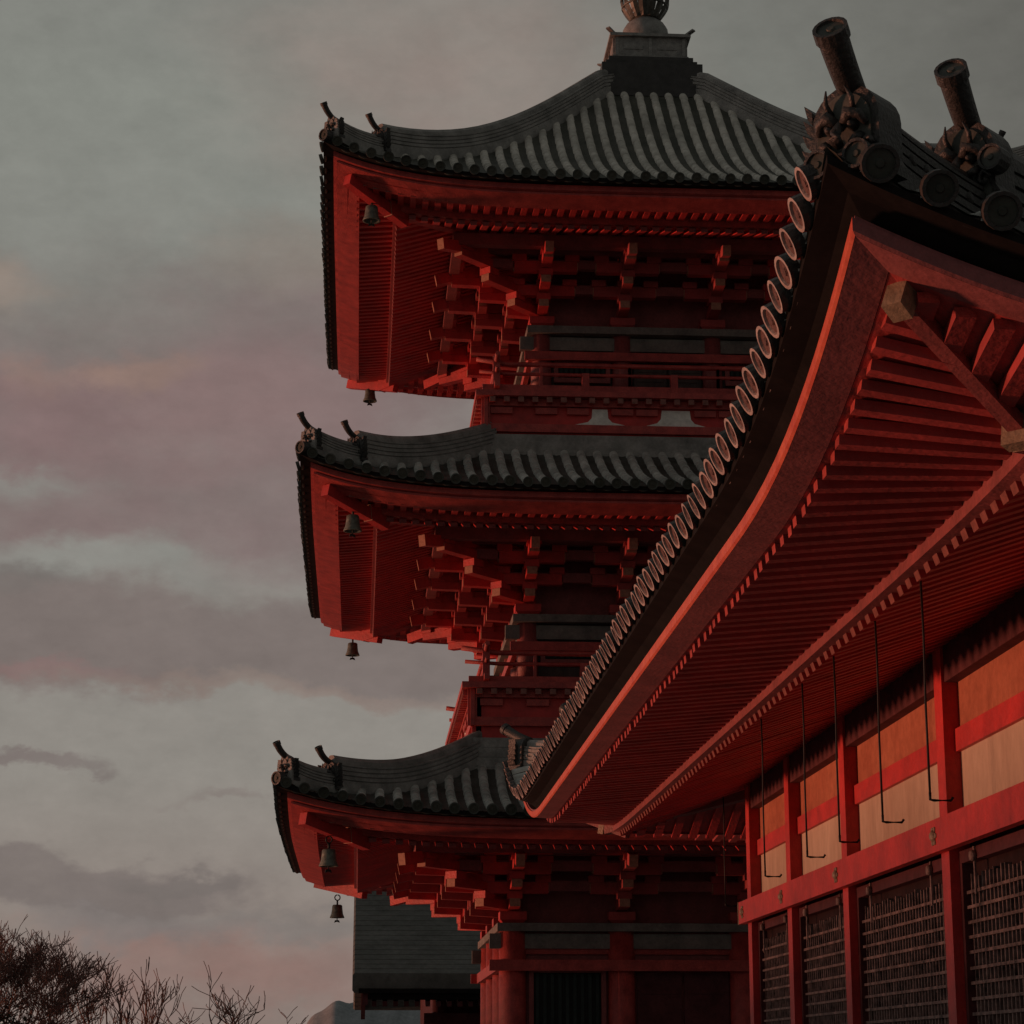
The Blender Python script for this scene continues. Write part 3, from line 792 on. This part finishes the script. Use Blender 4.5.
# --- walls
WX0, WY0, WX1, WY1 = 3.97, 10.25, 12.4, 22.35
core = MB(); core.box2((WX0+.10, WY0+.10, .72), (WX1-.10, WY1-.10, 4.75)); core.build('inner_core', DARKW, HALL)
base = MB(); base.box2((WX0-.9, WY0-.9, -.3), (WX1+.9, WY1+.9, .45)); base.box2((WX0-.3, WY0-.3, .45), (WX1+.3, WY1+.3, .72)); base.build('stone_platform', STONE, HALL)
def wall(P0, t, n, posts, L):
    """P0 corner, t along, n outwards; posts = centres along t"""
    P0 = Vector(P0); rot = Matrix(((t.x, n.x, 0), (t.y, n.y, 0), (0, 0, 1)))
    def bx(mb, u0, u1, o0, o1, za, zb, m=0):
        c = P0+t*((u0+u1)/2)+n*((o0+o1)/2); mb.box(V(c.x, c.y, (za+zb)/2), ((u1-u0)/2, (o1-o0)/2, (zb-za)/2), m, rot)
    for u in posts:
        p = MB(); bx(p, u-.10, u+.10, -.06, .11, .72, 4.42); p.build('column', RED, HALL)
    b = MB()
    e = .26
    bx(b, -e, L+e, .113, .18, 2.965, 3.18)
    b.build('tie_beam', RED, HALL)
    b = MB(); bx(b, -e+.1, L+e-.1, .113, .17, .80, 1.0); b.build('tie_beam', RED, HALL)
    b = MB(); bx(b, -.1, L+.1, -.05, .09, 4.085, 4.34); b.build('wall_plate', MAROON, HALL)  # dark maroon imitates the eave's shadow across the wall top
    # octagonal nail covers on the beam at each post, fittings on the beam ends
    nc = MB()
    for u in posts:
        c = P0+t*u+n*.18; c = V(c.x, c.y, 3.07)
        nc.ring_tube([c-n*.01, c+n*.012, c+n*.03], [.045, .045, .018], 8)
        for k in range(6):
            a = 2*math.pi*k/6; q = c+t*(.05*math.cos(a))+V(0, 0, .05*math.sin(a)); nc.ring_tube([q-n*.01, q+n*.01], .018, 6)
    for u in (-e, L+e-.03): bx(nc, u, u+.03, .110, .184, 2.962, 3.183)
    nc.build('nail_cover', OCHRE, HALL)
    for a, c in zip(posts, posts[1:]):
        a0, a1 = a+.10, c-.10
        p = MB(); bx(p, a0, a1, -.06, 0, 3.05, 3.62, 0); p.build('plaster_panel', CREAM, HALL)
        p = MB(); bx(p, a0, a1, -.06, .0, 3.77, 4.10, 0); p.build('upper_panel', BOUNCEP, HALL)
        p = MB(); bx(p, a0, a1, -.06, .035, 3.62, 3.77, 0); p.build('wall_rail', RED, HALL)
        # lattice shutter
        s = MB(); bx(s, a0, a1, -.06, -.03, 1.0, 3.05, 0); s_o = s.build('lattice_shutter', LATTB, HALL)
        s = MB()
        for (q0, q1, za, zb) in ((a0, a0+.06, 1.0, 2.96), (a1-.06, a1, 1.0, 2.96), (a0+.06, a1-.06, 2.88, 2.96), (a0+.06, a1-.06, 1.0, 1.07)): bx(s, q0, q1, -.03, .045, za, zb)
        s.build('shutter_frame', MAROON, s_o)
        s = MB(); nv = max(4, int((a1-a0-.12)/.084))
        for k in range(1, nv):
            u = a0+.06+(a1-a0-.12)*k/nv; bx(s, u-.009, u+.009, -.03, .012, 1.07, 2.80+rnd.uniform(-.02, .02))
        nh = 17
        for k in range(nh):
            z = 1.10+(2.74-1.10)*(k+.5)/nh; jit = rnd.uniform(-.004, .004)
            bx(s, a0+.06, a1-.06, .003, .022, z-.010+jit, z+.010+jit)
        s.build('lattice', LATT, s_o)
        # hinge straps hanging from the beam
        for f in (.18, .82):
            s = MB(); u = a0+(a1-a0)*f
            bx(s, u-.014, u+.014, .046, .058, 2.66, 2.96); c = P0+t*u+n*.052; c = V(c.x, c.y, 2.9); s.ring_tube([c-n*.001, c+n*.03], [.04, .03], 8)
            s.build('hinge_strap', LATT, s_o)
py = [10.25, 12.30, 14.70, 17.82, 20.20, 22.30]
wall((WX0, 0, 0), V(0, 1, 0), V(-1, 0, 0), py, 22.30)
# far, right and near walls
wall((WX0+.2, WY1, 0), V(1, 0, 0), V(0, 1, 0), [.1+k*(WX1-WX0-.6)/4 for k in range(5)], WX1-WX0-.4)
wall((WX1, WY0+.2, 0), V(0, 1, 0), V(1, 0, 0), [.1+k*(WY1-WY0-.6)/5 for k in range(6)], WY1-WY0-.4)
wall((WX0+.2, WY0, 0), V(1, 0, 0), V(0, -1, 0), [.1+k*(WX1-WX0-.6)/4 for k in range(5)], WX1-WX0-.4)
# ------------------------------------------------------------------ iron shutter hooks hanging from the eave
def make_hook(L, armlen):
    root = empty('shutter_hook', (0, 0, 0))
    b = MB(); b.ring_tube([(0, 0, 0), (.004, .003, -L*.3), (-.002, 0, -L*.62), (0, 0, -L*.97)], .0062, 6); b.build('rod', IRON, root)
    b = MB(); b.ring_tube([(0, 0, -L*.97), (0, 0, -L), (.02, 0, -L-.004), (armlen*.9, 0, -L-.004), (armlen, 0, -L+.012)], .0075, 6); b.build('hook_arm', IRON, root)
    b = MB(); b.ring_tube([V(.03*math.cos(a), 0, .02+.03*math.sin(a)) for a in [2*math.pi*k/10 for k in range(11)]], .006, 5, cap=False); b.build('eye', IRON, root)
    return root
hk0 = make_hook(1.175, .115)
HK = [(10.94, 'nearest and longest looking iron shutter hook, its foot reaching a thick red column'),
      (11.97, 'iron shutter hook hanging before the widest cream panel, clear of any column'),
      (13.08, 'third nearest iron shutter hook, its foot just in front of a red column'),
      (14.06, 'iron shutter hook hanging before the narrow cream panel next to the widest one'),
      (15.56, 'farthest iron shutter hook under the eave, before the narrowest cream panel'),
      (22.9, 'short iron hook past the far end of the red beam, against dark pagoda timber')]
for k, (y, lab) in enumerate(HK):
    x = 2.81 if k < 5 else 3.72
    loc = (x, y, 4.05 if k < 5 else 4.35)
    if k == 0: o = hk0; o.location = loc; tag(o, lab, 'hook', 'iron shutter hooks under the hall eave')
    else: o = copy_tree(hk0, loc, lab)

# ------------------------------------------------------------------ dark building behind the pagoda
BB = empty('bark_roofed_hall', (6, 56, 0), 'dark hall with thick bark gable roof standing behind the pagoda', 'temple hall')
def roofpt(f):  # slope profile: eave at f=0, ridge at f=1
    return 50+8*f, 3.55+3.6*f+.9*f*f
rf = MB()
secs_top = []
for side in (1, -1):
    rows = []
    for k in range(34):
        f = k/33; y, z = roofpt(f)
        y = y if side == 1 else 116-y
        if k: rows.append((y, z-.010))
        rows.append((y, z))
    secs = []
    for x in (-.12, -.08, .0, 14., 14.1):
        dz = -.05 if x in (-.12, 14.1) else 0
        secs.append([V(x, y, z+dz) for y, z in rows]+[V(x, y, z-.42-dz) for y, z in reversed(rows)])
    rf.sweep(secs)
rfo = rf.build('roof', BARK, BB)
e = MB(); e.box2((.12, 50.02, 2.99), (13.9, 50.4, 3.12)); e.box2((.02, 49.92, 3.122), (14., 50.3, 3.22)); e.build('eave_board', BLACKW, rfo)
vb = MB()
for side in (1, -1):
    pts = [(roofpt(k/10)) for k in range(11)]
    pts = [(y if side == 1 else 116-y, z-.52) for y, z in pts]
    for (y0, z0_), (y1, z1_) in zip(pts, pts[1:]): vb.hexa([(.10, y0, z0_-.16), (.22, y0, z0_-.16), (.22, y0, z0_+.1), (.10, y0, z0_+.1), (.10, y1, z1_-.16), (.22, y1, z1_-.16), (.22, y1, z1_+.1), (.10, y1, z1_+.1)])
vb.build('barge_board', MAROON, rfo)
r_ = MB()
for k in range(58):
    x = .36+k*.235; r_.beam((x, 53.5, 3.95), (x, 50.15, 2.90), .10, .12, 0, 1)
r_.build('rafter_tier', [BLACKW, MAROON], rfo)
r_ = MB(); r_.box2((.3, 50.3, 2.82+.13), (13.7, 52.8, 3.0+.13)) if False else None
w = MB(); w.box2((1.75, 52.2, 0), (13, 64, 3.7)); 
w.prism([V(1.75, 52.2, 3.7), V(1.75, 63.8, 3.7), V(1.75, 58, 7.2)], (11.2, 0, 0)); w.build('wall', MAROON, BB)
for k in range(6):
    x = 1.85+k*2.2; c = MB(); c.ring_tube([(x, 52.0, 0), (x, 52.0, 3.6)], .16, 12); c.build('column', MAROON, BB)
c = MB(); c.box2((1.5, 51.82, 2.5), (13.2, 52.18, 2.74)); c.build('tie_beam', MAROON, BB)

# ------------------------------------------------------------------ trees at the lower left
def bare_tree(root, height, seed, label, spread=1.0, up=.35, nmain=5, depth=5, twig=.0075, droop=0.0, cat='tree', group='bare cherry trees', lean=(0, 0), flare=1.0):
    rr = random.Random(seed); o = empty('bare_cherry_tree', root, label, cat, group)
    tr = MB(); cr = MB(); root = Vector(root)
    def branch(p, d, L, r, lev):
        n = 4 if lev < 3 else 3
        pts = [p]; q = p.copy(); dd = d.copy()
        for k in range(n):
            dd = (dd + V(rr.uniform(-.28, .28), rr.uniform(-.28, .28), rr.uniform(-.14, .22)+up*.12-droop*.1)).normalized()
            q = q + dd*(L/n); pts.append(q.copy())
        rads = [r*(1-.45*k/n) for k in range(n+1)]
        (tr if lev < 2 else cr).ring_tube(pts, [max(twig, x) for x in rads], 6 if lev < 2 else 3, 0, cap=lev < 2)
        if lev >= depth: return
        nb = rr.choice((3, 4)) if lev < depth-1 else rr.choice((4, 5, 6))
        for k in range(nb):
            f = rr.uniform(.3, 1.0) if k else 1.0
            i = min(n, max(1, round(f*n)))
            a = rr.uniform(0, 2*math.pi); s_ = rr.uniform(.5, 1.0)*spread
            nd = (dd + V(math.cos(a)*s_, math.sin(a)*s_, rr.uniform(-.1, .55)*up*2-droop*.3)).normalized()
            branch(pts[i], nd, L*rr.uniform(.55, .78), max(twig, rads[i]*.62), lev+1)
    th = height*.32
    top = root+V(lean[0], lean[1], th)
    tr.ring_tube([root+V(0, 0, -.2), root+V(0, 0, .1), root+V(lean[0]*.5, lean[1]*.5, th*.5), top], [.2*flare, .16*flare, .13*flare, .11*flare], 9)
    for k in range(nmain):
        a = 2*math.pi*k/nmain+rr.uniform(-.4, .4)
        branch(top-V(0, 0, rr.uniform(0, th*.2)), V(math.cos(a)*.8*spread, math.sin(a)*.8*spread, .55+up).normalized(), height*.30, .07*flare, 1)
    tr.build('trunk', TRUNK, o, recalc=False); cr.build('crown', TWIG, o, recalc=False)
    return o
bare_tree((-7.0, 45, -.1), 4.7, 11, 'dense bare cherry tree with reddish twigs, low in the sky at the far left', 1.2, .24, 8, 6, twig=.0062)
bare_tree((-4.7, 46.5, -.1), 4.1, 23, 'sparse bare tree with a few long upright branches beside the dense one', .75, .55, 5, 4, twig=.008)
bare_tree((-2.6, 47, -.1), 3.9, 5, 'low bare tree with arching branches closest to the pagoda', 1.3, .22, 7, 4, twig=.008, droop=.2)

def shrub(root, rad, h, seed, label):
    rr = random.Random(seed); o = empty('evergreen_shrub', root, label, 'shrub'); root = Vector(root)
    st = MB()
    for k in range(7):
        a = rr.uniform(0, 6.28); st.ring_tube([root, root+V(math.cos(a)*rad*.5, math.sin(a)*rad*.5, h*.75)], [.04, .015], 5)
    st.build('stem', TRUNK, o, recalc=False)
    lf = MB()
    blobs = [(V(rr.uniform(-.6, .6)*rad, rr.uniform(-.6, .6)*rad, h*rr.uniform(.35, .85)), rr.uniform(.3, .5)*rad) for _ in range(14)]
    for k in range(9000):
        c, r = rr.choice(blobs)
        d = V(rr.gauss(0, 1), rr.gauss(0, 1), rr.gauss(0, 1)).normalized()
        p = root+c+d*(r*rr.uniform(.55, 1.08)); a = V(rr.uniform(-1, 1), rr.uniform(-1, 1), rr.uniform(-.6, 1)).normalized(); b = a.cross(d).normalized() if a.cross(d).length > .01 else V(1, 0, 0)
        L = rr.uniform(.04, .075); w_ = L*.4
        i = len(lf.v); lf.v += [p, p+a*L*.5+b*w_, p+a*L, p+a*L*.5-b*w_]; lf.face((i, i+1, i+2, i+3))
    lf.build('foliage', LEAF, o, recalc=False)
shrub((-7.2, 43.2, -.1), 1.25, 2.65, 3, 'dark evergreen shrub below the dense bare tree at the bottom left corner')

# ------------------------------------------------------------------ ground and hill
def gh(x, y):
    z = 0.0
    if x < -12: z -= (-12-x)*.20*min(1, (-12-x)/25)
    if y > 75: z -= (y-75)*.03*min(1, (y-75)/60)
    return z
g = MB()
xs = [-4000, -2500, -1500, -900, -500, -300, -180, -120, -80, -60, -45, -35, -28, -22, -17, -12, -6, 0, 6, 12, 20, 35, 60, 120, 300, 900, 2500, 4000]
ys = [-3000, -1200, -500, -200, -80, -30, -10, 0, 10, 20, 30, 40, 50, 62, 75, 90, 110, 140, 180, 260, 400, 700, 1200, 2000, 3000, 4000]
g.grid([[V(x, y, gh(x, y)) for x in xs] for y in ys], smooth=True)
tag(g.build('ground', GROUND, recalc=False), kind='structure')
h = MB(); rows = []
for j in range(25):
    row = []
    for i in range(161):
        x = -260+i*3.75; y = 2250+j*25
        f = math.exp(-((y-2500)/160)**2)/(1+abs((x-45)/130)**6)
        row.append(V(x, y, -110+f*182+2*math.sin(x*.09+y*.03)+2.5*math.sin(x*.21)))
    rows.append(row)
h.grid(rows, smooth=True)
tag(h.build('hill', HILLM, recalc=False), kind='structure')

# ------------------------------------------------------------------ light and sky
SUN_EL, SUN_AZ = -8.0, -80.0    # azimuth measured from +Y towards +X: the glow comes from the left, a touch behind the pagoda
sd = bpy.data.lights.new('sun', 'SUN'); sd.energy = 2.45; sd.angle = R(5.0); sd.color = (1.0, .38, .22)
so = bpy.data.objects.new('sun', sd); COL.objects.link(so)
dirv = V(math.sin(R(SUN_AZ))*math.cos(R(SUN_EL)), math.cos(R(SUN_AZ))*math.cos(R(SUN_EL)), math.sin(R(SUN_EL)))
so.rotation_euler = dirv.to_track_quat('Z', 'Y').to_euler(); so.location = dirv*60+V(0, 20, 10)

wd = bpy.data.worlds.new('World'); scene.world = wd; wd.use_nodes = True
nt = wd.node_tree; N = nt.nodes; Lk = nt.links
for n_ in list(N): N.remove(n_)
outn = N.new('ShaderNodeOutputWorld'); bg = N.new('ShaderNodeBackground'); bg.inputs[1].default_value = .1
Lk.new(bg.outputs[0], outn.inputs[0])
tc = N.new('ShaderNodeTexCoord'); sep = N.new('ShaderNodeSeparateXYZ'); Lk.new(tc.outputs['Generated'], sep.inputs[0])
def M(op, a, b=None, c=None, clamp=False):
    n_ = N.new('ShaderNodeMath'); n_.operation = op; n_.use_clamp = clamp
    for k, x in enumerate((a, b, c)):
        if x is None: continue
        if isinstance(x, (int, float)): n_.inputs[k].default_value = x
        else: Lk.new(x, n_.inputs[k])
    return n_.outputs[0]
az = M('ARCTAN2', sep.outputs[0], sep.outputs[1]); el = M('ARCSINE', sep.outputs[2])
def noise(scale, detail, rough=.55, vec=None):
    n_ = N.new('ShaderNodeTexNoise'); n_.inputs['Scale'].default_value = scale; n_.inputs['Detail'].default_value = detail; n_.inputs['Roughness'].default_value = rough
    Lk.new(vec if vec is not None else tc.outputs['Generated'], n_.inputs[0]); return n_
# stretch so clouds run level
mp = N.new('ShaderNodeMapping'); mp.inputs['Scale'].default_value = (1, 1, 1.7); Lk.new(tc.outputs['Generated'], mp.inputs[0])
n1 = noise(11, 5, .55, mp.outputs[0]); n2 = noise(30, 5, .6, mp.outputs[0]); n3 = noise(17, 8, .62, mp.outputs[0])
s1 = N.new('ShaderNodeSeparateColor'); Lk.new(n1.outputs['Color'], s1.inputs[0])
s2 = N.new('ShaderNodeSeparateColor'); Lk.new(n2.outputs['Color'], s2.inputs[0])
wa = M('ADD', M('MULTIPLY', M('SUBTRACT', s1.outputs[0], .5), .085), M('MULTIPLY', M('SUBTRACT', s2.outputs[0], .5), .05))
we = M('ADD', M('MULTIPLY', M('SUBTRACT', s1.outputs[1], .5), .042), M('MULTIPLY', M('SUBTRACT', s2.outputs[1], .5), .032))
A = M('ADD', az, wa); EL = M('ADD', el, we)
def mixc(fac, a, b):
    n_ = N.new('ShaderNodeMix'); n_.data_type = 'RGBA'
    if isinstance(fac, (int, float)): n_.inputs[0].default_value = fac
    else: Lk.new(fac, n_.inputs[0])
    for k, x in ((6, a), (7, b)):
        if isinstance(x, tuple): n_.inputs[k].default_value = (*x, 1)
        else: Lk.new(x, n_.inputs[k])
    return n_.outputs[2]
def srgb(r, g, b):
    f = lambda c: (c/255/12.92 if c/255 <= .04045 else ((c/255+.055)/1.055)**2.4)*10
    return (f(r)*1.05, f(g)*1.05, f(b)*1.05)
sky = N.new('ShaderNodeTexSky'); sky.sky_type = 'NISHITA'; sky.sun_disc = False
sky.sun_elevation = R(SUN_EL); sky.sun_rotation = R(SUN_AZ); sky.air_density = 1.5; sky.dust_density = 4
def ramp(x, stops):
    n_ = N.new('ShaderNodeValToRGB'); r_ = n_.color_ramp
    while len(r_.elements) < len(stops): r_.elements.new(.5)
    for e_, (p, c) in zip(r_.elements, stops): e_.position = p; e_.color = (*[v/10 for v in c], 1)
    Lk.new(x, n_.inputs[0])
    v = N.new('ShaderNodeVectorMath'); v.operation = 'SCALE'; v.inputs[3].default_value = 10; Lk.new(n_.outputs[0], v.inputs[0])
    return v.outputs[0]
g_el = M('MULTIPLY', el, 1/.6, clamp=True)
base_c = ramp(g_el, [(0, srgb(134, 118, 111)), (.12, srgb(141, 131, 124)), (.21, srgb(143, 138, 131)), (.36, srgb(138, 134, 128)), (.55, srgb(134, 134, 128)), (.70, srgb(134, 136, 129)), (.78, srgb(129, 130, 124)), (1., srgb(104, 105, 102))])
cur = mixc(.06, base_c, sky.outputs[0])
# faint overall mottling and darker sky towards the right
right = M('MULTIPLY', M('SUBTRACT', az, .03), 3.6, clamp=True)
cur = mixc(M('MULTIPLY', right, .92), cur, srgb(97, 96, 91))
def blob(cur, a, e, ra, re, col, amt, soft=.7, ns=.75):
    dx = M('DIVIDE', M('SUBTRACT', A, a), ra); dy = M('DIVIDE', M('SUBTRACT', EL, e), re)
    r = M('SQRT', M('ADD', M('MULTIPLY', dx, dx), M('MULTIPLY', dy, dy)))
    mr = N.new('ShaderNodeMapRange'); mr.interpolation_type = 'SMOOTHSTEP'
    mr.inputs[1].default_value = 1+soft*.5; mr.inputs[2].default_value = 1-soft; mr.inputs[3].default_value = 0; mr.inputs[4].default_value = amt
    Lk.new(r, mr.inputs[0])
    f = M('MULTIPLY', mr.outputs[0], M('ADD', M('MULTIPLY', n3.outputs[0], ns*2), 1-ns), clamp=True)
    return mixc(f, cur, srgb(*col))
mauve, dusk, pink, warm, pale, cool = (124, 108, 106), (120, 110, 106), (132, 108, 104), (139, 118, 104), (143, 135, 128), (122, 122, 117)
for a, e, ra, re, col, amt, *rest in [
    (.037, .436, .11, .05, (137, 126, 119), .85),
    (-.09, .325, .20, .030, (121, 116, 111), .85),
    (-.11, .275, .16, .045, mauve, .95),
    (-.02, .30, .09, .06, mauve, .85),
    (-.055, .285, .07, .030, (131, 110, 108), .85),
    (-.106, .301, .030, .012, (141, 118, 109), .8),
    (-.147, .294, .016, .012, (139, 116, 108), .75),
    (-.14, .170, .09, .016, (118, 105, 102), .95, .5, .15),
    (-.145, .277, .06, .02, (127, 106, 105), .8),
    (-.163, .337, .028, .016, (143, 130, 120), .75),
    (-.03, .355, .05, .02, (132, 122, 113), .6),
    (-.145, .250, .035, .010, (136, 135, 129), .85),
    (-.08, .232, .2, .022, mauve, .8),
    (-.115, .214, .06, .013, (137, 136, 130), .9),
    (-.146, .200, .03, .012, (113, 108, 104), .85),
    (-.07, .182, .22, .024, dusk, 1.0, .45, .15),
    (.02, .182, .08, .022, dusk, 1.0, .5, .15),
    (-.15, .164, .05, .005, (130, 107, 104), .7),
    (-.02, .160, .14, .005, (134, 116, 108), .5),
    (-.145, .1245, .022, .004, (122, 113, 109), .8, .5),
    (-.06, .113, .02, .003, (126, 116, 111), .6),
    (-.125, .0765, .082, .016, (119, 110, 106), .95, .3),
    (-.076, .0795, .03, .005, (116, 108, 104), .9, .4),
    (-.035, .062, .06, .007, (122, 115, 111), .7),
    (-.06, .042, .10, .017, (137, 111, 104), .85),
    (-.10, .058, .04, .008, (118, 111, 109), .6)]:
    cur = blob(cur, a, e, ra, re, col, amt, *(rest or []))
mot = M('ADD', M('MULTIPLY', n2.outputs[0], .34), M('MULTIPLY', noise(85, 5, .65, mp.outputs[0]).outputs[0], .16))
mot = M('ADD', mot, 1-.25)
east = M('MULTIPLY', M('MULTIPLY', sep.outputs[1], -1.6, clamp=True), M('SUBTRACT', 1.0, M('MULTIPLY', el, .55, clamp=True)))
mot = M('MULTIPLY', mot, M('SUBTRACT', 1.0, M('MULTIPLY', east, .28)))
vs_ = N.new('ShaderNodeVectorMath'); vs_.operation = 'SCALE'; Lk.new(cur, vs_.inputs[0]); Lk.new(mot, vs_.inputs[3])
Lk.new(vs_.outputs[0], bg.inputs[0])

# ------------------------------------------------------------------ camera
cam = bpy.data.cameras.new('camera'); co_ = bpy.data.objects.new('camera', cam); COL.objects.link(co_)
cam.sensor_width = 36.0; cam.sensor_fit = 'HORIZONTAL'; cam.lens = 36*2241.5/1024
cam.clip_start = .1; cam.clip_end = 12000
co_.location = (0, 0, 1.6)
pit, yaw = R(13.861), R(3.852)
fwd = V(math.sin(yaw)*math.cos(pit), math.cos(yaw)*math.cos(pit), math.sin(pit))
rgt = V(math.cos(yaw), -math.sin(yaw), 0); upv = rgt.cross(fwd)
co_.rotation_euler = Matrix((rgt, upv, -fwd)).transposed().to_euler()
scene.camera = co_
vs = scene.view_settings; vs.view_transform = 'Standard'; vs.look = 'None'; vs.exposure = 0; vs.gamma = 1
scene.cycles.max_bounces = 6; scene.cycles.diffuse_bounces = 4
